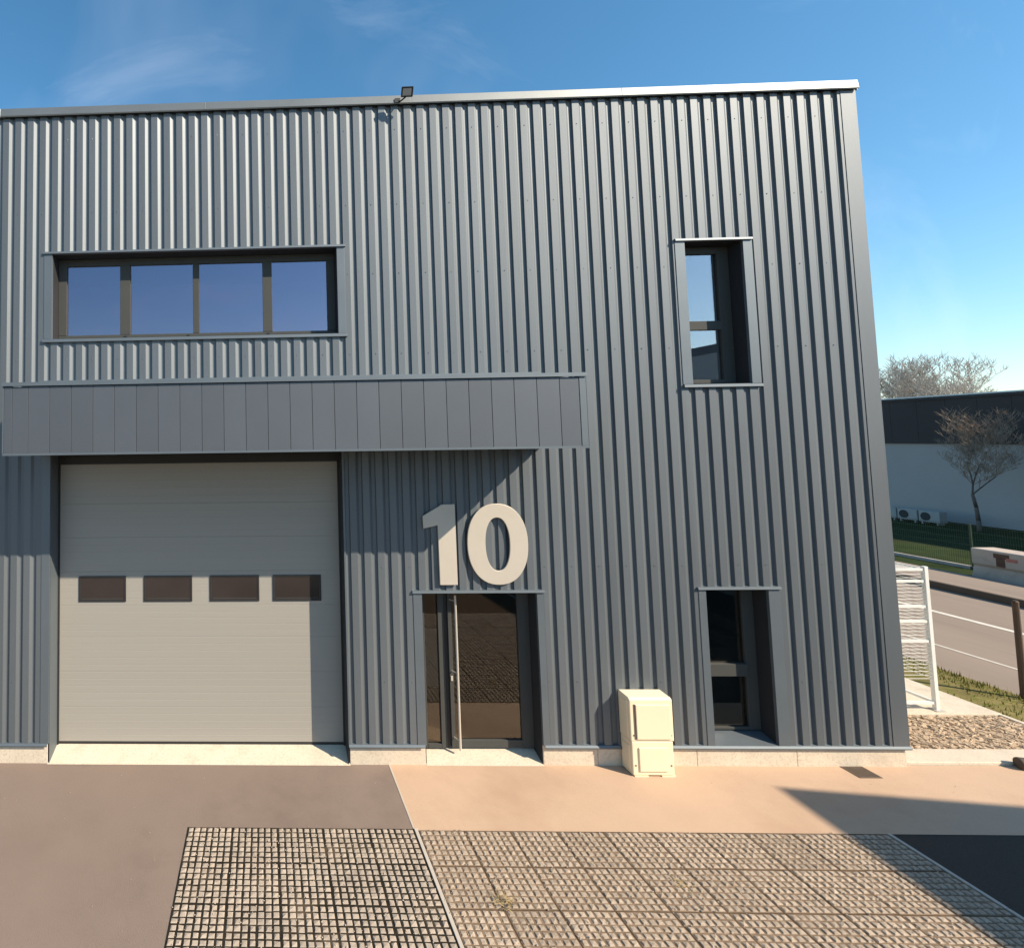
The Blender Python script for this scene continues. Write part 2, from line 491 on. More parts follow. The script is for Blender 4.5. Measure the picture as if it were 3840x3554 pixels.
# mulch chips
bm = bmesh.new()
rnd = random.Random(5)
for k in range(1500):
    x, y = rnd.uniform(8.82, 11.7), rnd.uniform(.38, 1.32)
    a, l, ww, h = rnd.uniform(0, 3.14), rnd.uniform(.03, .10), rnd.uniform(.012, .03), rnd.uniform(.005, .018)
    ca, sa = math.cos(a), math.sin(a)
    pts = [(x + ca * l * u - sa * ww * v, y + sa * l * u + ca * ww * v) for u, v in ((-.5, -.5), (.5, -.5), (.5, .5), (-.5, .5))]
    z0 = .012
    lo = [bm.verts.new((px, py, z0)) for px, py in pts]
    hi = [bm.verts.new((px, py, z0 + h + rnd.uniform(-.006, .012))) for px, py in pts]
    bm.faces.new(hi)
    for q in range(4): bm.faces.new((lo[q], lo[(q + 1) % 4], hi[(q + 1) % 4], hi[q]))
o = obj('mulch_chips', bm, M_chip)
o['kind'] = 'stuff'; o['label'] = 'loose brown mulch chips at the building corner'
# grass blades on the lawn strip
bm = bmesh.new()
for k in range(9000):
    y = rnd.uniform(-.9, 14)
    x = rnd.uniform(11.84, 12.98)
    if noise.noise(Vector((x * 1.7, y * .9, 3))) < rnd.uniform(-.5, .35) - (x - 12.4) * .7: continue
    h = rnd.uniform(.03, .09) * (1.3 if x > 12.75 else 1)
    a = rnd.uniform(0, 6.28)
    dx, dy = math.cos(a) * .008, math.sin(a) * .008
    lx, ly = rnd.uniform(-.03, .03), rnd.uniform(-.03, .03)
    bm.faces.new([bm.verts.new(p) for p in ((x - dx, y - dy, 0), (x + dx, y + dy, 0), (x + lx, y + ly, h))])
o = obj('grass', bm, M_blade)
o['kind'] = 'stuff'; o['label'] = 'short green grass tufts beside the road'

# ------------------------------------------------------------------ the building
B = thing('industrial_building', 'two storey grey ribbed metal industrial unit with big sectional door', 'building')
BX0, BX1, BTOP, BDEP = -9.0, 8.78, 9.62, 14.0
PIT_ = 0.192
# openings in the facade: x0, x1, z0, z1
OP_IND = (-3.172, 1.132, 0.0, 4.42)
OP_DOOR = (2.225, 3.845, 0.0, 2.385)
OP_WIN = (-3.165, 1.131, 6.165, 7.463)
OP_RW = (6.198, 7.027, 5.318, 7.418)
OP_LW = (6.190, 7.047, 0.287, 2.413)
OPS = [OP_IND, OP_DOOR, OP_WIN, OP_RW, OP_LW]
# zones with no ribs (openings with their flat trims)
TR = .125
CLR = [(-3.172 - TR, 1.132 + .03, 0, 4.55), (OP_DOOR[0] - TR, OP_DOOR[1] + .10, 0, 2.42), (OP_WIN[0] - TR, OP_WIN[1] + .115, 6.12, 7.49),
       (OP_RW[0] - .14, OP_RW[1] + .13, 5.27, 7.45), (OP_LW[0] - .10, OP_LW[1] + .155, .25, 2.455)]
ZB, ZT = 0.275, 9.625
YC, YV = -0.034, -0.004          # crest / valley of the ribs

def rib(x, z0, z1, xa=None, xb=None, yoff=0):
    """one corrugation: crest, sloping flank, valley, steep flank"""
    prof = [(0, YC), (.001, YC), (.094, YC), (.096, YC + .0006), (.098, YC + .002), (.134, YC + .0255), (.137, YC + .0265), (.166, YV - .0005), (.168, YV), (.183, YV), (.184, YV - .001), (.191, YC + .001), (.192, YC)]
    pts = [(x + u, v) for u, v in prof]
    if xa is not None or xb is not None:
        xa = x if xa is None else max(xa, x)
        xb = x + PIT_ if xb is None else min(xb, x + PIT_)
        def at(X):
            for (a, b), (c, d) in zip(pts, pts[1:]):
                if a <= X <= c: return b + (d - b) * ((X - a) / (c - a) if c > a else 0)
            return pts[-1][1]
        pts = [(xa, at(xa))] + [p for p in pts if xa + 1e-4 < p[0] < xb - 1e-4] + [(xb, at(xb))]
    bm = bmesh.new()
    zz = [z0]
    L = [[bm.verts.new((px, py, z)) for px, py in pts] for z in (z0, z1)]
    for i in range(len(pts) - 1):
        bm.faces.new((L[0][i], L[0][i + 1], L[1][i + 1], L[1][i]))
    me = bpy.data.meshes.new('cladding_rib')
    bm.to_mesh(me)
    bm.free()
    me.materials.append(M_clad)
    o = bpy.data.objects.new('cladding_rib', me)
    C.objects.link(o)
    o.parent = B
    return o

x = -0.303 - PIT_ * 30
while x < 8.56:
    xb = x + PIT_
    # split this pitch in x where an opening edge falls inside it
    cuts = [x, xb]
    for (a, b, c, d) in CLR:
        for e in (a, b):
            if x + .004 < e < xb - .004: cuts.append(e)
    if xb > 8.57: cuts = [c for c in cuts if c < 8.57] + [8.57]
    cuts = sorted(set(cuts))
    for a, b in zip(cuts, cuts[1:]):
        mid = (a + b) / 2
        spans = [(ZB, ZT)]
        for (c0, c1, c2, c3) in CLR:
            if c0 < mid < c1:
                ns = []
                for s0, s1 in spans:
                    if c3 <= s0 or c2 >= s1: ns.append((s0, s1)); continue
                    if c2 > s0: ns.append((s0, c2))
                    if c3 < s1: ns.append((c3, s1))
                spans = ns
        for s0, s1 in spans:
            if s1 - s0 > .02:
                if a > x or b < xb: rib(x, s0, s1, a, b)
                else: rib(x, s0, s1)
    x += PIT_

# screw heads on the crests, in rows over the rails behind
bm = bmesh.new()
rs = random.Random(3)
for row in (1.15, 2.75, 5.85, 7.05, 8.1, 9.25):
    kk = -30
    while -0.303 + PIT_ * kk < 8.4:
        xx = -0.303 + PIT_ * kk + .05
        if not any(a - .02 < xx < b + .02 and c - .05 < row < d + .05 for a, b, c, d in CLR) and not (row > 4.3 and row < 5.7 and xx < 4.1):
            tube(bm, (xx + rs.uniform(-.01, .01), YC + .001, row), (xx, YC - .004, row), .0065, 6)
        kk += 2
sc = obj('screw_heads', bm, M_trim, B)
sc['kind'] = 'stuff'
# wall core with openings (grid decomposition)
xs = sorted({BX0, BX1 - .06} | {v for o_ in OPS for v in o_[:2]})
zs = sorted({0.0, ZT} | {v for o_ in OPS for v in o_[2:]})
bm = bmesh.new()
for a, b in zip(xs, xs[1:]):
    run = None
    for c, d in zip(zs, zs[1:]):
        mx_, mz = (a + b) / 2, (c + d) / 2
        if any(o_[0] < mx_ < o_[1] and o_[2] < mz < o_[3] for o_ in OPS):
            if run: box(bm, a, b, .006, .36, *run); run = None
        else:
            run = (run[0], d) if run else (c, d)
    if run: box(bm, a, b, .006, .36, *run)
obj('wall_core', bm, M_reveal, B)
# side, back walls, roof
bm = bmesh.new()
box(bm, BX1 - .06, BX1 - .02, .0065, BDEP, 0.0, ZT - .01)
box(bm, BX0, BX1 - .06, BDEP - .2, BDEP, 0.0, ZT - .01)
box(bm, BX0 - .1, BX0, .0065, BDEP, 0.0, ZT - .01)
obj('side_walls', bm, M_trim, B)
bobj('roof', (BX0, BX1 - .07, .37, BDEP - .21, 9.2, 9.3), M_trim, B)
# side cladding: ribs on the right hand wall
bm = bmesh.new()
y = .05
while y < BDEP - .3:
    for u0, u1, d0, d1 in ((0, .08, .036, .036), (.08, .14, .036, .002), (.14, .18, .002, .002), (.18, .192, .002, .036)):
        v = [bm.verts.new((BX1 - .02 + d0, y + u0, .28)), bm.verts.new((BX1 - .02 + d1, y + u1, .28)), bm.verts.new((BX1 - .02 + d1, y + u1, 9.6)), bm.verts.new((BX1 - .02 + d0, y + u0, 9.6))]
        bm.faces.new(v)
    y += PIT_
o = obj('side_cladding', bm, M_clad, B)

# coping: thin folded cap in lengths
cuts = [-9.0, -6.5, -3.975, -.8, 2.3, 5.4, 8.80]
for i, (a, b) in enumerate(zip(cuts, cuts[1:])):
    bm = bmesh.new()
    prism(bm, [(-.085, 9.635), (-.075, 9.618), (-.06, 9.635), (-.06, 9.70), (.40, 9.69), (.40, 9.745), (-.055, 9.76), (-.072, 9.755)], 'x', a + .0015, b - .0015)
    obj('coping', bm, M_cope if i > 1 else M_copel, B, bevel=.002)
bm = bmesh.new()
prism(bm, [(-.05, 9.62), (-.05, 9.75), (.40, 9.74), (.40, 9.62)], 'x', 8.802, 8.815)
obj('coping_end', bm, M_cope, B)
bobj('side_coping', (8.70, 8.815, .402, BDEP, 9.63, 9.745), M_cope, B)
# corner trim
bm = bmesh.new()
box(bm, 8.572, 8.790, -.040, -.036, ZB, ZT)
box(bm, 8.786, 8.790, -.0355, .16, ZB, ZT)
obj('corner_trim', bm, M_clad, B, bevel=.0015)

# base flashing (drip) in runs between the openings
for a, b in ((BX0, -3.172 - .02), (1.135, OP_DOOR[0] - .02), (OP_DOOR[1] + .02, 8.80)):
    bm = bmesh.new()
    prism(bm, [(.004, .30), (-.044, .288), (-.058, .262), (-.054, .246), (-.049, .247), (-.050, .26), (-.040, .278), (.004, .285)], 'x', a, b)
    obj('base_flashing', bm, M_trim, B)
# plinth blocks
def plinth(a, b):
    bobj('plinth', (a, b, -.012, .30, -.05, .272), M_conc, B, bevel=.008)
for a, b in ((BX0, -6.2), (-6.197, -3.195), (1.15, 2.215), (3.85, 4.60), (4.603, 5.95), (5.953, 7.3), (7.303, 8.765)): plinth(a, b)
bobj('side_plinth', (8.60, 8.768, .301, BDEP, -.05, .272), M_conc, B)

# ---------------------------------------------------------------- trims round openings
def trims(win, op, lt, rt_, head=(.045, .012), sill=None, bot=True, hx=(0, 0), dz=.0):
    x0, x1, z0, z1 = op
    zb = max(z0, .276) if sill is None else z0
    for a, b in ((x0 - lt, x0), (x1, x1 + rt_)):
        bm = bmesh.new()
        box(bm, a, b, -.0415, .004, zb, z1)
        obj('jamb_trim', bm, M_trim, win, bevel=.002)
    bm = bmesh.new()
    prism(bm, [(.004, z1 + head[0]), (-.058, z1 + head[0] - .010), (-.064, z1 + .004), (-.060, z1 + .001), (.004, z1 + .001)], 'x', x0 - lt - hx[0], x1 + rt_ + hx[1])
    obj('head_flashing', bm, M_trim, win)
    if sill:
        bm = bmesh.new()
        prism(bm, [(.004, z0 - .001), (-.064, z0 - .006), (-.068, z0 - sill + .006), (-.062, z0 - sill), (.004, z0 - sill + .01)], 'x', x0 - lt - hx[0], x1 + rt_ + hx[1])
        obj('sill_flashing', bm, M_trim, win)

def lining(win, op, depth, sloped=0.0, bottom=True, head=True):
    x0, x1, z0, z1 = op
    t = .004
    bm = bmesh.new()
    box(bm, x0 + .001, x0 + t, .0045, depth, z0, z1)
    obj('left_reveal', bm, M_reveal, win)
    bm = bmesh.new()
    box(bm, x1 - t, x1 - .001, .0045, depth, z0, z1)
    obj('right_reveal', bm, M_reveal, win)
    if head:
        bm = bmesh.new()
        box(bm, x0 + t, x1 - t, .0045, depth, z1 - t, z1 - .001)
        obj('head_reveal', bm, M_reveal, win)
    if bottom:
        bm = bmesh.new()
        prism(bm, [(-.03, z0 + .001), (depth, z0 + .001 + sloped), (depth, z0 - .01), (-.03, z0 - .005)], 'x', x0 + t, x1 - t)
        obj('sill_board', bm, M_trim, win)

def frame_bar(win, x0, x1, y0, y1, z0, z1, name='frame_bar'):
    return bobj(name, (x0, x1, y0, y1, z0, z1), M_frame, win, bevel=.004)

def pane(win, x0, x1, z0, z1, y, m):
    bm = bmesh.new()
    box(bm, x0, x1, y, y + .006, z0, z1)
    return obj('pane', bm, m, win)

YF = .215     # front of the window frames
# -- wide upper window of four panes
W1 = bpy.data.objects.new('window', None); C.objects.link(W1); W1.parent = B
W1['label'] = 'wide upper window of four panes reflecting the sky'
trims(W1, OP_WIN, TR, .115, sill=.055, hx=(.015, .015))
lining(W1, OP_WIN, .30, sloped=.045)
x0, x1, z0, z1 = OP_WIN
zf0 = z0 + .05
gx = [(-3.03, -2.195), (-2.035, -1.06), (-.965, .017), (.163, 1.005)]
gz0, gz1 = 6.262, 7.35
frame_bar(W1, x0 + .005, x1 - .005, YF, YF + .07, zf0, gz0)
frame_bar(W1, x0 + .005, x1 - .005, YF, YF + .07, gz1, z1 - .005)
ed = [x0 + .005] + [v for p in gx for v in p] + [x1 - .005]
for k in range(0, len(ed), 2):
    frame_bar(W1, ed[k], ed[k + 1], YF - .004, YF + .066, gz0 + .0005, gz1 - .0005, 'mullion')
for a, b in gx: pane(W1, a - .002, b + .002, gz0 - .002, gz1 + .002, YF + .03, G_win)
for xx in (-2.13, -1.15, .08):
    bobj('drain_cap', (xx, xx + .035, YF - .012, YF - .002, zf0 + .012, zf0 + .026), M_reveal, W1)
# -- tall upper right window
W2 = bpy.data.objects.new('window', None); C.objects.link(W2); W2.parent = B
W2['label'] = 'tall narrow upper window near the corner'
trims(W2, OP_RW, .14, .13, sill=.05)
lining(W2, OP_RW, .30, sloped=.02)
x0, x1, z0, z1 = OP_RW
frame_bar(W2, x0 + .005, x0 + .085, YF, YF + .07, z0 + .03, z1 - .005)
frame_bar(W2, x1 - .175, x1 - .005, YF, YF + .07, z0 + .03, z1 - .005)
frame_bar(W2, x0 + .0855, x1 - .1755, YF - .003, YF + .067, z0 + .03, z0 + .085)
frame_bar(W2, x0 + .0855, x1 - .1755, YF - .003, YF + .067, z1 - .115, z1 - .005)
frame_bar(W2, x0 + .0855, x1 - .1755, YF - .003, YF + .067, 6.15, 6.285, 'transom')
pane(W2, x0 + .08, x1 - .17, z0 + .08, 6.155, YF + .03, G_rw)
pane(W2, x0 + .08, x1 - .17, 6.28, z1 - .11, YF + .03, G_rw)
# -- tall lower right window
W3 = bpy.data.objects.new('window', None); C.objects.link(W3); W3.parent = B
W3['label'] = 'full height ground floor window near the corner'
trims(W3, OP_LW, .10, .155, hx=(.015, .01))
lining(W3, OP_LW, .30, sloped=.085)
x0, x1, z0, z1 = OP_LW
frame_bar(W3, x0 + .005, x0 + .085, YF, YF + .07, z0 + .09, z1 - .005)
frame_bar(W3, x1 - .165, x1 - .005, YF, YF + .07, z0 + .09, z1 - .005)
frame_bar(W3, x0 + .0855, x1 - .1655, YF - .003, YF + .067, z0 + .09, z0 + .125)
frame_bar(W3, x0 + .0855, x1 - .1655, YF - .003, YF + .067, z1 - .075, z1 - .005)
frame_bar(W3, x0 + .0855, x1 - .1655, YF - .035, YF + .067, 1.13, 1.30, 'transom')
pane(W3, x0 + .08, x1 - .16, z0 + .12, 1.135, YF + .03, G_door)
pane(W3, x0 + .08, x1 - .16, 1.295, z1 - .07, YF + .03, G_door)

# -- entrance door
D = bpy.data.objects.new('entrance_door', None); C.objects.link(D); D.parent = B
D['label'] = 'glazed entrance door with narrow sidelight below the number'
trims(D, (OP_DOOR[0], OP_DOOR[1], .0, OP_DOOR[3]), TR, .095, hx=(.012, .012))
lining(D, OP_DOOR, .30, bottom=False)
x0, x1, z0, z1 = OP_DOOR
zt = .105
bm = bmesh.new()
prism(bm, [(-.03, .004), (.31, zt), (.31, -.05), (-.03, -.05)], 'x', x0 - .005, x1 + .003)
obj('threshold_ramp', bm, M_conc, D)
frame_bar(D, x0 + .005, x0 + .095, YF, YF + .07, zt, z1 - .005, 'door_frame')
frame_bar(D, x1 - .17, x1 - .005, YF, YF + .07, zt, z1 - .005, 'door_frame')
frame_bar(D, x0 + .0955, x1 - .1705, YF - .003, YF + .067, z1 - .07, z1 - .005, 'door_head')
frame_bar(D, x0 + .0955, 2.515, YF - .003, YF + .067, zt, zt + .06, 'bottom_rail')
frame_bar(D, 2.515, 2.60, YF - .006, YF + .07, zt, z1 - .0705, 'stile')
frame_bar(D, 2.60, 2.66, YF + .03, YF + .07, zt, z1 - .0705, 'meeting_gap').data.materials[0] = M_black
frame_bar(D, 2.66, 2.715, YF - .006, YF + .07, zt + .01, z1 - .0705, 'stile')
frame_bar(D, 2.7155, x1 - .1705, YF - .002, YF + .065, zt + .01, zt + .115, 'bottom_rail')
pane(D, x0 + .09, 2.518, zt + .055, z1 - .065, YF + .03, G_door)
pane(D, 2.712, x1 - .165, zt + .11, z1 - .065, YF + .03, G_door)
bm = bmesh.new()
tube(bm, (2.745, YF - .10, zt + .03), (2.745, YF - .10, z1 - .075), .017, 12)
for zz in (zt + .16, 1.2, z1 - .16):
    tube(bm, (2.745, YF - .10, zz), (2.69, YF - .004, zz), .009, 8)
obj('pull_bar', bm, M_steel, D, smooth=False)
bobj('door_lock', (2.672, 2.703, YF - .018, YF - .0055, 1.06, 1.13), M_steel, D, bevel=.004)

# -- sectional door
G = bpy.data.objects.new('sectional_door', None); C.objects.link(G); G.parent = B
G['label'] = 'big light grey sectional door with four vision panels'
x0, x1, z0, z1 = OP_IND
YD = .285
for a, b, yl in ((x0 - TR, x0, 0), (x1, x1 + .028, 0)):
    bm = bmesh.new()
    box(bm, a, b, -.0415, .004, .285, z1 + .05)
    obj('jamb_trim', bm, M_trim, G, bevel=.002)
bobj('left_reveal', (x0 + .001, x0 + .006, -.02, YD + .04, .0, z1), M_trim, G)
bobj('right_reveal', (x1 - .006, x1 - .001, -.02, YD + .04, .0, z1), M_reveal, G)
bobj('head_reveal', (x0 + .006, x1 - .006, .0, YD + .04, z1 - .006, z1 - .001), M_reveal, G)
bm = bmesh.new()
prism(bm, [(-.035, .002), (.34, .125), (.34, -.05), (-.035, -.05)], 'x', x0 - .02, x1 + .018)
obj('threshold_ramp', bm, M_conc, G)
bobj('side_seal', (x0 + .0065, x0 + .03, YD - .02, YD + .03, .11, 4.27), M_black, G)
bobj('side_seal', (x1 - .03, x1 - .0065, YD - .02, YD + .03, .11, 4.27), M_black, G)
bobj('bottom_seal', (x0 + .03, x1 - .03, YD + .004, YD + .03, .108, .150), M_black, G)
bobj('lintel', (x0 + .006, x1 - .006, YD - .03, YD + .04, 4.27, z1 - .007), M_black, G)
secs = [.150, .655, 1.165, 1.675, 2.14, 2.645, 3.155, 3.665, 4.268]
vis = [(-2.845, -2.125), (-1.853, -1.118), (-.85, -.105), (.10, .822)]
for i, (a, b) in enumerate(zip(secs, secs[1:])):
    bm = bmesh.new()
    nrib = 5
    hgt = (b - .002 - a) / nrib
    prof = [(YD + .04, a)]
    for k in range(nrib):
        zz = a + k * hgt
        prof += [(YD, zz + .001), (YD, zz + hgt - .008), (YD + .0012, zz + hgt - .006), (YD + .0012, zz + hgt - .002)]
    prof.append((YD + .0012, b - .001))
    prof.append((YD + .04, b - .001))
    prism(bm, prof, 'x', x0 + .031, x1 - .031)
    obj('door_section', bm, M_door, G)
for va, vb in vis:
    bm = bmesh.new()
    za, zb2 = 2.195, 2.578
    t = .028
    for dims in ((va, vb, za, za + t), (va, vb, zb2 - t, zb2), (va, va + t, za + t, zb2 - t), (vb - t, vb, za + t, zb2 - t)):
        box(bm, dims[0], dims[1], YD - .014, YD - .0005, dims[2], dims[3])
    vo = obj('vision_panel', bm, M_black, G, bevel=.003)
    bobj('vision_pane', (va + t, vb - t, YD - .008, YD - .0005, za + t, zb2 - t), M_vision, G)
    bm = bmesh.new()
    box(bm, va + t + .012, vb - t - .012, YD - .0105, YD - .0082, za + t + .012, za + t + .020)
    obj('vision_bead', bm, M_frame, G)

# -- canopy over the door and entrance
K = bpy.data.objects.new('canopy', None); C.objects.link(K); K.parent = B
K['label'] = 'deep canopy faced with flat grey panels'
KY, KX0, KX1, KZ0, KZ1 = -1.17, -3.345, 4.012, 4.452, 5.345
bobj('canopy_core', (KX0 + .01, KX1 - .01, KY + .02, -.045, KZ0 + .012, KZ1 - .02), M_reveal, K)
seams = [-3.332, -3.224, -3.016]
while seams[-1] < 3.6: seams.append(seams[-1] + .2795)
seams.append(3.93)
for i, (a, b) in enumerate(zip(seams, seams[1:])):
    bm = bmesh.new()
    th = .012 + .004 * ((i * 7) % 3) / 3
    prism(bm, [(a + .0002, KY + .016), (a + .0002, KY + .003), (a + .004, KY - .005), (b - .005, KY - .006), (b - .0002, KY + .003), (b - .0002, KY + .016)], 'z', KZ0 + .028, KZ1 - .012)
    p = obj('fascia_panel', bm, M_fascia, K)
    p.rotation_euler.z = 0
bobj('end_trim', (3.932, KX1, KY - .010, KY + .016, KZ0 + .0285, KZ1 + .03), M_trim, K, bevel=.002)
bobj('end_trim', (KX0 - .006, -3.334, KY - .008, KY + .016, KZ0 + .0285, KZ1 - .0), M_trim, K, bevel=.002)
bm = bmesh.new()
prism(bm, [(KY - .012, KZ0 + .028), (KY - .012, KZ0), (-.05, KZ0), (-.05, KZ0 + .0115), (KY + .012, KZ0 + .0115), (KY + .012, KZ0 + .028)], 'x', KX0, KX1)
obj('bottom_trim', bm, M_trim, K)
for a, b, c in ((KX0 + .002, KX0 + .0095, 'end_panel'), (KX1 - .0095, KX1 - .002, 'end_panel')):
    bobj(c, (a, b, KY + .0165, -.045, KZ0 + .0125, KZ1 + .02), M_fascia, K)
bm = bmesh.new()
prism(bm, [(-.046, KZ1 + .075), (KY - .028, KZ1 + .045), (KY - .030, KZ1 - .002), (KY - .024, KZ1 - .004), (KY - .018, KZ1 + .036), (-.046, KZ1 + .06)], 'x', KX0 - .012, KX1 + .01)
obj('top_flashing', bm, M_trim, K)
bm = bmesh.new()
prism(bm, [(.003, 5.545), (-.05, 5.535), (-.054, 5.45), (-.0455, 5.41), (.003, 5.41)], 'x', KX0 - .012, KX1 + .012)
obj('wall_flashing', bm, M_trim, K)

# -- interior
bm = bmesh.new()
box(bm, BX0 + .1, BX1 - .1, .361, BDEP - .3, -.02, .10)
obj('interior_floor', bm, M_if, B)
bobj('interior_slab', (BX0 + .1, BX1 - .1, .361, BDEP - .3, 4.6, 4.85), M_iw, B)
bobj('interior_ceiling', (BX0 + .1, BX1 - .1, .361, BDEP - .3, 8.4, 8.5), M_iw, B)
bobj('interior_wall', (1.45, 1.6, .361, BDEP - .3, .1, 4.6), M_id, B)
bobj('interior_wall', (1.601, BX1 - .1, 3.6, 3.7, .1, 4.6), M_id, B)
bobj('interior_wall', (5.2, 5.3, .361, 3.599, .1, 4.6), M_id, B)
bobj('interior_wall', (3.5, 3.6, .361, 5.0, 4.85, 8.4), M_iw, B)
bobj('interior_wall', (BX0 + .1, BX1 - .1, 5.001, 5.1, 4.85, 8.4), M_id, B)
bobj('interior_wall', (BX1 - .2, BX1 - .11, .361, 3.599, 4.86, 8.39), M_iw, B)
bobj('interior_wall', (5.301, BX1 - .11, 3.45, 3.599, .101, 4.59), M_iw, B)
for k in range(7):
    bobj('stair_tread', (6.4 + k * .28, 6.7 + k * .28, 1.6, 2.9, .101, .28 + k * .18), M_conc2, B)
bobj('reception_desk', (2.0, 3.4, 2.2, 2.75, .101, 1.15), M_iw, B)
bobj('desk_top', (1.92, 3.48, 2.12, 2.83, 1.151, 1.19), M_frame, B)

# ------------------------------------------------------------------ number 10
N = thing('building_number', 'large beige number 10 mounted above the glazed entrance door', 'number sign')
def extr(bm, pts, y0, y1):
    prism(bm, pts, 'y', y0, y1)
YN0, YN1 = -.080, -.050
bm = bmesh.new()
one = [(2.724, 3.647), (2.541, 3.645), (2.262, 3.483), (2.269, 3.305), (2.472, 3.350), (2.477, 2.507), (2.727, 2.507)]
extr(bm, one, YN0, YN1)
d1 = obj('digit', bm, M_digit, N, bevel=.006)
d1['label'] = 'beige digit one half in canopy shade'
bm = bmesh.new()
def oval(cx, cz, rx, rz, p, n=56):
    out = []
    for i in range(n):
        t = 2 * math.pi * i / n
        c, s = math.cos(t), math.sin(t)
        out.append((cx + rx * math.copysign(abs(c) ** (2 / p), c), cz + rz * math.copysign(abs(s) ** (2 / p), s)))
    return out
oo = oval(3.311, 3.077, .427, .571, 2.22)
ii = oval(3.311, 3.077, .172, .374, 2.2)
n = len(oo)
vs = {}
for key, pts, y in (('of', oo, YN0), ('if', ii, YN0), ('ob', oo, YN1), ('ib', ii, YN1)):
    vs[key] = [bm.verts.new((px, y, pz)) for px, pz in pts]
for i in range(n):
    j = (i + 1) % n
    for a, b in (('of', 'if'), ('if', 'ib'), ('ib', 'ob'), ('ob', 'of')):
        bm.faces.new((vs[a][i], vs[a][j], vs[b][j], vs[b][i]))
d0 = obj('digit', bm, M_digit, N, bevel=.006)
d0['label'] = 'sunlit beige digit zero'
bm = bmesh.new()
for px, pz in ((2.60, 3.5), (2.60, 2.65), (3.02, 3.08), (3.60, 3.08), (3.31, 3.55), (3.31, 2.60)):
    tube(bm, (px, YN1 - .001, pz), (px, -.03, pz), .010, 8)
obj('stand_off', bm, M_steel, N)

# ------------------------------------------------------------------ floodlight on the coping
L = thing('floodlight', 'small black floodlight tilted on the roof coping', 'floodlight')
bm = bmesh.new()
box(bm, -.085, .085, -.022, .022, -.068, .068)
hl = obj('housing', bm, M_black, L, bevel=.008)
hl.location = (2.20, -.23, 9.705)
hl.rotation_euler = (R(38), R(10), R(-16))
bm = bmesh.new()
box(bm, -.062, .062, -.027, -.0225, -.047, .047)
le = obj('lens', bm, M_light, L)
le.location, le.rotation_euler = hl.location, hl.rotation_euler
bm = bmesh.new()
tube(bm, (2.19, -.205, 9.65), (2.13, -.10, 9.645), .011, 8)
tube(bm, (2.13, -.10, 9.645), (2.09, -.082, 9.66), .011, 8)
box(bm, 2.05, 2.13, -.096, -.088, 9.635, 9.70)
obj('bracket', bm, M_black, L)

# ------------------------------------------------------------------ meter cabinets
def cabinet(z0, z1, label, top):
    t = thing('meter_cabinet', label, 'cabinet', group='stacked cream meter cabinets')
    x0, x1, y0, y1 = (4.905, 5.478, -.265, -.03) if top else (4.912, 5.462, -.262, -.03)
    bm = bmesh.new()
    if top:
        prism(bm, [(y0, z0), (y0, z1 - .035), (y0 + .03, z1 - .012), (y1, z1 + .005), (y1, z0)], 'x', x0, x1)
    else:
        box(bm, x0, x1, y0, y1, z0, z1)
    obj('body', bm, M_cream, t, bevel=.014, seg=3)
    # door panel set in a raised rim
    a, b, c, d = (x0 + .075, x1 - .045, z0 + .03, z1 - .095) if top else (x0 + .085, x1 - .085, z0 + .055, z1 - .075)
    obj_d = bobj('door', (a, b, y0 - .016, y0 + .004, c, d), M_cream, t, bevel=.008)
    if top:
        bobj('hinge_groove', (x0 + .050, x0 + .073, y0 - .004, y0 + .002, c, d), M_iron, t)
    bm = bmesh.new()
    for s in (x0 + .04, x1 - .04):
        tube(bm, (s, y0 - .004, z0 + (.13 if not top else .08)), (s, y0 + .004, z0 + (.13 if not top else .08)), .011, 10)
    obj('lock_screw', bm, M_iron, t)
    # side panel
    bobj('side_panel', (x0 - .008, x0 + .003, y0 + .05, y1 - .035, z0 + .05, z1 - .07), M_cream, t, bevel=.004)
    if not top:
        bm = bmesh.new()
        for k in range(2):
            box(bm, x0 + .02 + k * .36, x0 + .20 + k * .36, y0 - .003, y1 - .05, .001, z0 - .0005)
        obj('foot', bm, M_cream, t)
    return t
cabinet(.018, .462, 'lower cream cabinet standing on the footway beside the facade', False)
cabinet(.4635, 1.045, 'upper cream cabinet with sloping top, stacked on the other', True)

# ------------------------------------------------------------------ drain grate
t = thing('drain_cover', 'brown metal drain cover set in the pink footway near the corner', 'drain cover')
bm = bmesh.new()
for a in ((7.86, 8.155, -.268, -.250), (7.86, 8.155, -.03, -.012), (7.86, 7.878, -.25, -.03), (8.137, 8.155, -.25, -.03)):
    box(bm, a[0], a[1], a[2], a[3], -.02, .008)
obj('frame', bm, M_iron, t)
bobj('plate', (7.8785, 8.1365, -.2495, -.0305, -.02, .0045), M_iron, t)
bm = bmesh.new()
for k in range(9):
    box(bm, 7.89 + k * .027, 7.903 + k * .027, -.235, -.045, .0046, .0075)
obj('rib', bm, M_iron, t)

# ------------------------------------------------------------------ white wire cage and unit inside
t = thing('equipment_cage', 'white steel wire cage on the concrete pad beside the corner', 'cage')
cx0, cx1, cy0, cy1, cz0, cz1 = 9.25, 10.90, 1.46, 2.35, .05, 2.36
for px in (cx0, cx1):
    for py in (cy0, cy1):
        bobj('post', (px - .03, px + .03, py - .03, py + .03, cz0, cz1), M_galv, t, bevel=.006)
for zz in (.17, 1.15, 1.47, 1.71, 2.12, 2.31):
    bobj('rail', (cx0 + .031, cx1 - .031, cy0 - .018, cy0 + .018, zz - .020, zz + .020), M_galv, t)
for zz in (.17, 2.31):
    bobj('rail', (cx0 + .031, cx1 - .031, cy1 - .018, cy1 + .018, zz - .02, zz + .02), M_galv, t)
    for px in (cx0, cx1):
        bobj('rail', (px - .018, px + .018, cy0 + .031, cy1 - .031, zz - .02, zz + .02), M_galv, t)
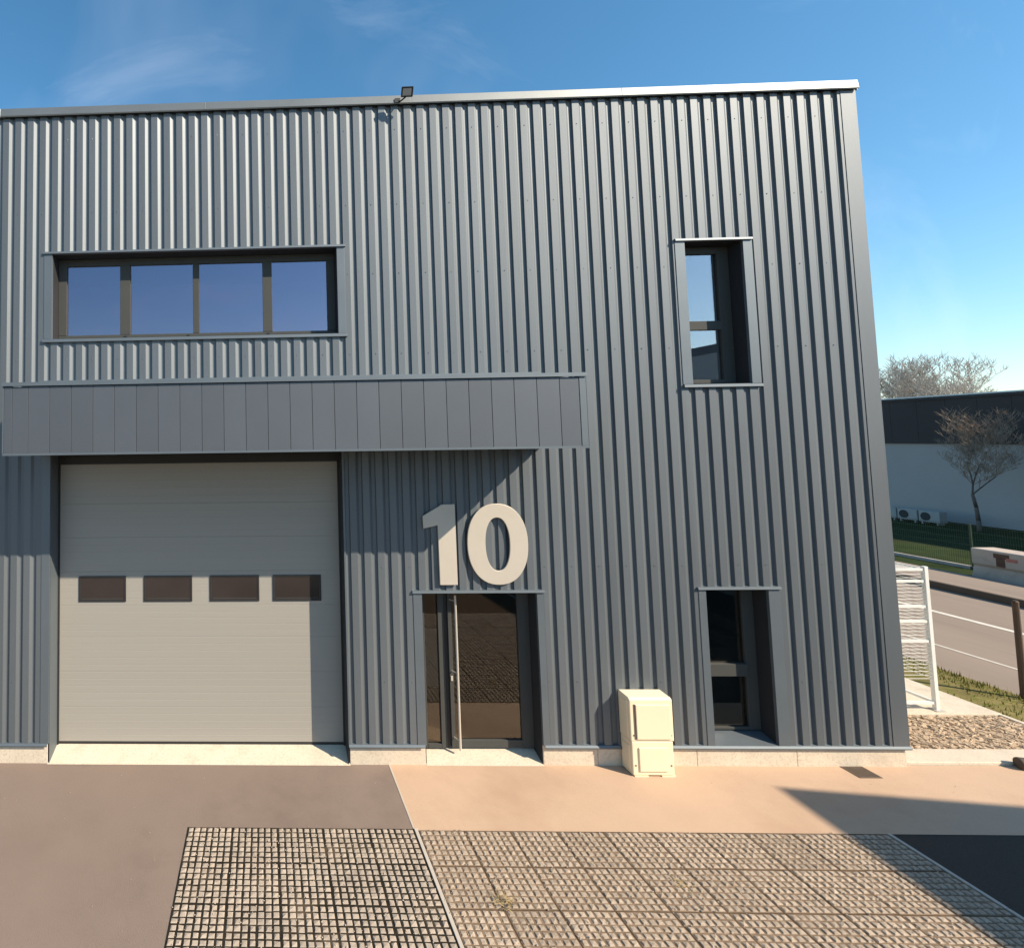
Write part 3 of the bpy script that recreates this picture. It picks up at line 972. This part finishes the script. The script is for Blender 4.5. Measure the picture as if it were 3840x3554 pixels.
bm = bmesh.new()
z = .55
while z < 2.28:
    for (p, q) in (((cx1, cy0, z), (cx1, cy1, z)), ((cx0, cy0, z), (cx1, cy0, z)), ((cx0, cy1, z), (cx1, cy1, z))):
        tube(bm, p, q, .0045, 4)
    z += .058
for k in range(1, 14):
    yy = cy0 + (cy1 - cy0) * k / 14
    tube(bm, (cx0, yy, 2.315), (cx1, yy, 2.315), .0045, 4)
obj('wire_mesh', bm, M_galv, t)
for px in (cx0, cx1):
    bobj('foot_plate', (px - .07, px + .07, cy0 - .07, cy0 + .07, .0505, .062), M_conc2, t)
t = thing('air_conditioner', 'white air conditioning unit inside the wire cage', 'air conditioner')
bobj('casing', (9.6, 10.64, 1.66, 2.05, 1.25, 2.0), M_acw, t, bevel=.02)
bm = bmesh.new()
for k in range(9): box(bm, 9.75, 10.4, 1.648, 1.6595, 1.32 + k * .07, 1.345 + k * .07)
obj('grille', bm, M_dark, t)
bm = bmesh.new()
for px in (9.7, 10.5): box(bm, px, px + .05, 1.68, 2.03, .0505, 1.249)
obj('stand', bm, M_galv, t)

# ------------------------------------------------------------------ small things at right
t = thing('timber_stake', 'brown timber stake standing in the lawn strip at the right edge', 'post')
bm = bmesh.new()
tube(bm, (12.93, 1.95, -.05), (12.93, 1.95, 1.62), .044, 10, .04)
o = obj('stake', bm, M_wood, t, bevel=.006)
bm = bmesh.new()
tube(bm, (12.93, 1.95, 1.621), (12.93, 1.95, 1.65), .046, 10, .025)
obj('cap', bm, M_wood, t)
t = thing('wheel_stop', 'dark round timber wheel stop lying at the end of the pale kerb', 'wheel stop')
bm = bmesh.new()
a, b = Vector((10.18, -.04, .075)), Vector((11.7, -.42, .075))
tube(bm, a, b, .075, 16)
obj('bar', bm, M_rubber, t, bevel=.012, smooth=False)
bm = bmesh.new()
for f in (.15, .8):
    p = a.lerp(b, f)
    box(bm, p.x - .05, p.x + .05, p.y - .06, p.y + .06, .002, .03)
obj('bracket', bm, M_iron, t)

# concrete barrier across the road
t = thing('concrete_barrier', 'pale concrete barrier with flared top and dark red paint mark across the road', 'barrier')
def barrier(y0, y1):
    bm = bmesh.new()
    prism(bm, [(21.95, .02), (22.75, .02), (22.62, .40), (22.70, .46), (22.70, .93), (22.0, .93), (22.0, .46), (22.06, .40)], 'y', y0, y1)
    return bm
obj('block', barrier(5.2, 9.86), M_barr, t, bevel=.03)
for nm, dims, m in (('paint_mark', (21.995, 21.9995, 8.98, 9.33, .72, .86), M_brn), ('paint_mark', (21.994, 21.9945, 8.80, 9.05, .66, .76), M_red), ('paint_mark', (21.9951, 21.9996, 9.08, 9.28, .47, .7195), M_brn)):
    bobj(nm, dims, m, t)

# fence on the far verge
t = thing('mesh_fence', 'dark green wire mesh fence on low kerb before the far building', 'fence')
fy = [6.0, 8.4, 10.8, 13.2, 15.6, 18.0, 20.4, 22.8]
for y in fy:
    bm = bmesh.new()
    tube(bm, (23.2, y, .02), (23.2, y, 1.5), .03, 8)
    obj('fence_post', bm, M_mesh, t)
for a, b in zip(fy, fy[1:]):
    bobj('kerb_board', (23.14, 23.26, a + .035, b - .035, .02, .12), M_conc2, t)
    bm = bmesh.new()
    y = a + .06
    while y < b - .04:
        tube(bm, (23.2, y, .13), (23.2, y, 1.45), .004, 3)
        y += .06
    for k in range(7): tube(bm, (23.207, a + .03, .15 + k * .215), (23.207, b - .03, .15 + k * .215), .005, 4)
    obj('wire_panel', bm, M_mesh, t)

# far building
t = thing('far_warehouse', 'long low warehouse with dark upper band and grey wall across the road', 'building')
fx, fy0, fy1 = 34.0, -22, 46
bobj('lower_wall', (fx, fx + 30, fy0, fy1, -.05, 3.92), M_fwall, t)
bm = bmesh.new()
y = fy0
while y < fy1:
    box(bm, fx - .10, fx - .001, y, min(y + 1.195, fy1), 3.90, 6.12)
    y += 1.2
obj('cladding_band', bm, M_fband, t, bevel=.01)
bobj('band_core', (fx + .001, fx + 30, fy0, fy1, 3.921, 6.1), M_fband, t)
bobj('roof_edge', (fx - .16, fx + 30, fy0 - .05, fy1 + .05, 6.121, 6.26), M_fband, t)
bobj('coping', (fx - .05, fx + 30, fy0 - .02, fy1 + .02, 6.2605, 6.33), M_fcope, t)

# condensers along the far wall
for k, (y, lab) in enumerate(((22.35, 'white condenser unit by the far wall, furthest left of the row'), (21.4, 'white condenser unit by the far wall, second in the row from the left'),
                              (20.5, 'white condenser unit by the far wall, third in the row from the left'), (19.6, 'white condenser unit by the far wall, nearest the bare tree'))):
    t = thing('condenser_unit', lab, 'condenser unit', group='condenser units along the far wall')
    bobj('casing', (32.2, 32.55, y - .42, y + .42, .13, .66), M_acf, t, bevel=.02)
    bm = bmesh.new()
    tube(bm, (32.199, y + .14, .395), (32.19, y + .14, .395), .2, 20)
    obj('fan_grille', bm, M_dark, t)
    bm = bmesh.new()
    for s in (-.3, .3): box(bm, 32.22, 32.53, y + s - .03, y + s + .03, .021, .129)
    obj('foot', bm, M_conc2, t)

# ------------------------------------------------------------------ bare trees
def bare_tree(name, label, base, height, spread, trunk_h, seed, mb, mt, levels=5, trunk_r=.14, twig_r=.006, kids=(3, 4), lean=0.0, thick=.62):
    rnd = random.Random(seed)
    t = thing(name, label, 'tree', group=None)
    bt, bc = bmesh.new(), bmesh.new()
    base = Vector(base)
    def grow(p, d, ln, r, lv):
        n = 3 if lv > 1 else 2
        q = p
        bm = bt if lv >= levels - 1 else bc
        rr = r
        for k in range(n):
            d2 = (d + Vector((rnd.uniform(-.16, .16), rnd.uniform(-.16, .16), rnd.uniform(-.04, .12)))).normalized()
            q2 = q + d2 * ln / n
            r2_ = r * (1 - .38 * (k + 1) / n)
            tube(bm, q, q2, rr, 7 if lv >= levels - 1 else (5 if lv > 2 else 3), r2_)
            q, d, rr = q2, d2, r2_
            if lv <= levels - 1 and lv > 0 and k < n - 1 and rnd.random() < .75:
                side = Vector((rnd.uniform(-1, 1), rnd.uniform(-1, 1), rnd.uniform(.0, .8))).normalized()
                grow(q, (d * .5 + side * .8).normalized(), ln * rnd.uniform(.4, .65), max(rr * .5, twig_r), lv - 1)
        if lv <= 0: return
        for k in range(rnd.randint(*kids)):
            a = rnd.uniform(0, 6.283)
            side = Vector((math.cos(a) * spread, math.sin(a) * spread, rnd.uniform(.15, .9)))
            grow(q, (d * .75 + side.normalized() * rnd.uniform(.5, .95)).normalized(), ln * rnd.uniform(.55, .82), max(rr * thick, twig_r), lv - 1)
    grow(base + Vector((0, 0, -.1)), Vector((lean, lean * .3, 1)).normalized(), trunk_h, trunk_r, levels)
    # fit the height
    top = max(v.co.z for v in bc.verts)
    s = height / (top - base.z)
    for bm in (bt, bc):
        for v in bm.verts: v.co = base + (v.co - base) * s + Vector((0, 0, 0))
    obj('trunk', bt, mb, t, smooth=True)
    obj('crown', bc, mt, t)
    return t
bare_tree('bare_tree', 'small bare brown tree standing before the far grey wall', (32.0, 17.6, .02), 5.7, 1.1, 1.9, 47, M_bark, M_twig2, levels=6, trunk_r=.088, twig_r=.005, kids=(3, 3), lean=.0)
specs = [((60, 43.2), 11.7, 3, 'tall pale bare tree behind the far roof, tallest of the clump'), ((62, 47.4), 11.6, 5, 'pale bare tree behind the far roof, next to the grey facade corner'),
         ((59.5, 40.6), 9.3, 8, 'pale bare tree behind the far roof, right end of the clump')]
for (x, y), hh, sd, lab in specs:
    tt = bare_tree('bare_tree', lab, (x, y, 0), hh, 1.0, 4.2, sd, M_twig, M_twig, levels=6, trunk_r=.28, twig_r=.017, kids=(3, 3))
    tt['group'] = 'bare trees behind the far roof'

# ------------------------------------------------------------------ neighbouring block that throws the shade at bottom right
NBH = 7.6
k = NBH / 1.52
px, py = 6.60 + 1.77 * k, -.46 - 1.17 * k
t = thing('neighbouring_block', 'pale flat roofed block out of view at right that shades the parking', 'building')
ang = math.atan2(-.343, 2.61)
c0 = Vector((px, py))
c1 = c0 + Vector((math.cos(ang), math.sin(ang))) * 14
ang2 = math.atan2(-2.24, -.10)
c3 = c0 + Vector((math.cos(ang2), math.sin(ang2))) * 22
c2 = c3 + (c1 - c0)
bm = bmesh.new()
prism(bm, [tuple(c0), tuple(c1), tuple(c2), tuple(c3)], 'z', -.05, NBH - .3)
obj('wall', bm, M_nb, t)
bm = bmesh.new()
prism(bm, [tuple(c) for c in (c0, c1, c2, c3)], 'z', NBH - .299, NBH)
obj('roof_edge', bm, M_nbb, t)
du = (c3 - c0).normalized()
nn = Vector((-1, .03))
for kx in range(6):
    for z0_, z1_ in ((1.0, 2.5), (4.6, 6.2)):
        p = c0 + du * (1.2 + kx * 3.2)
        q = p + du * 1.6
        bm = bmesh.new()
        prism(bm, [tuple(p + nn * .04), tuple(q + nn * .04), tuple(q - nn * .05), tuple(p - nn * .05)], 'z', z0_, z1_)
        wv = obj('window', bm, M_acw, t)
        bm = bmesh.new()
        p2, q2 = p + du * .08, q - du * .08
        prism(bm, [tuple(p2 + nn * .05), tuple(q2 + nn * .05), tuple(q2 + nn * .041), tuple(p2 + nn * .041)], 'z', z0_ + .08, z1_ - .08)
        o = obj('window_pane', bm, M_vision, wv)

# ------------------------------------------------------------------ dry weed in the paver joints
def weed(x, y, n, h, seed, label):
    rnd = random.Random(seed)
    bm = bmesh.new()
    for k in range(n):
        a = rnd.uniform(0, 6.283)
        r = rnd.uniform(0, .09)
        bx_, by_ = x + r * math.cos(a), y + r * math.sin(a)
        b = rnd.uniform(0, 6.283)
        l = h * rnd.uniform(.5, 1.2)
        tip = Vector((bx_ + math.cos(b) * l * rnd.uniform(.6, 1.4), by_ + math.sin(b) * l * rnd.uniform(.6, 1.4), l * rnd.uniform(.25, .8)))
        mid = Vector((bx_, by_, 0)).lerp(tip, .5) + Vector((0, 0, l * .25))
        tube(bm, (bx_, by_, .002), mid, .003, 3, .0022)
        tube(bm, mid, tip, .0022, 3, .0008)
    o = obj('dry_weed', bm, M_straw)
    tag(o, label, 'weed', 'dry weeds in the pavers')
weed(2.30, -2.31, 60, .10, 1, 'pale straw weed tuft among the brown pavers beside the pale edging')
weed(4.2, -2.06, 26, .06, 2, 'small flat dry weed in the middle of the brown pavers')

# ------------------------------------------------------------------ loose grit on the pavers and a little on the asphalt
bm = bmesh.new()
rg = random.Random(21)
def pebble(x, y, r):
    c = Vector((x, y, r * .6 + .006))
    v = [bm.verts.new(c + Vector((rg.uniform(.6, 1) * a, rg.uniform(.6, 1) * b, rg.uniform(.5, .8) * c_)) * r) for a, b, c_ in ((1, 0, 0), (-1, 0, 0), (0, 1, 0), (0, -1, 0), (0, 0, 1), (0, 0, -1))]
    for f in ((0, 2, 4), (2, 1, 4), (1, 3, 4), (3, 0, 4), (2, 0, 5), (1, 2, 5), (3, 1, 5), (0, 3, 5)):
        bm.faces.new([v[i] for i in f])
k = 0
while k < 3000:
    x, y = rg.uniform(XP0, X_R), rg.uniform(-5.5, YP)
    if noise.noise(Vector((x * 1.3, y * 1.3, 7))) + .25 < rg.uniform(-.3, .6): continue
    pebble(x, y, rg.uniform(.005, .014))
    k += 1
for _ in range(60):
    pebble(rg.uniform(-6, X_L), rg.uniform(-3.2, -.1), rg.uniform(.004, .010))
for _ in range(40):
    pebble(rg.uniform(X_L, 9), rg.uniform(-1.25, -.08), rg.uniform(.003, .008))
o = obj('loose_grit', bm, M_stone2)
o['kind'] = 'stuff'; o['label'] = 'loose pale grit scattered over the pavers and paving'
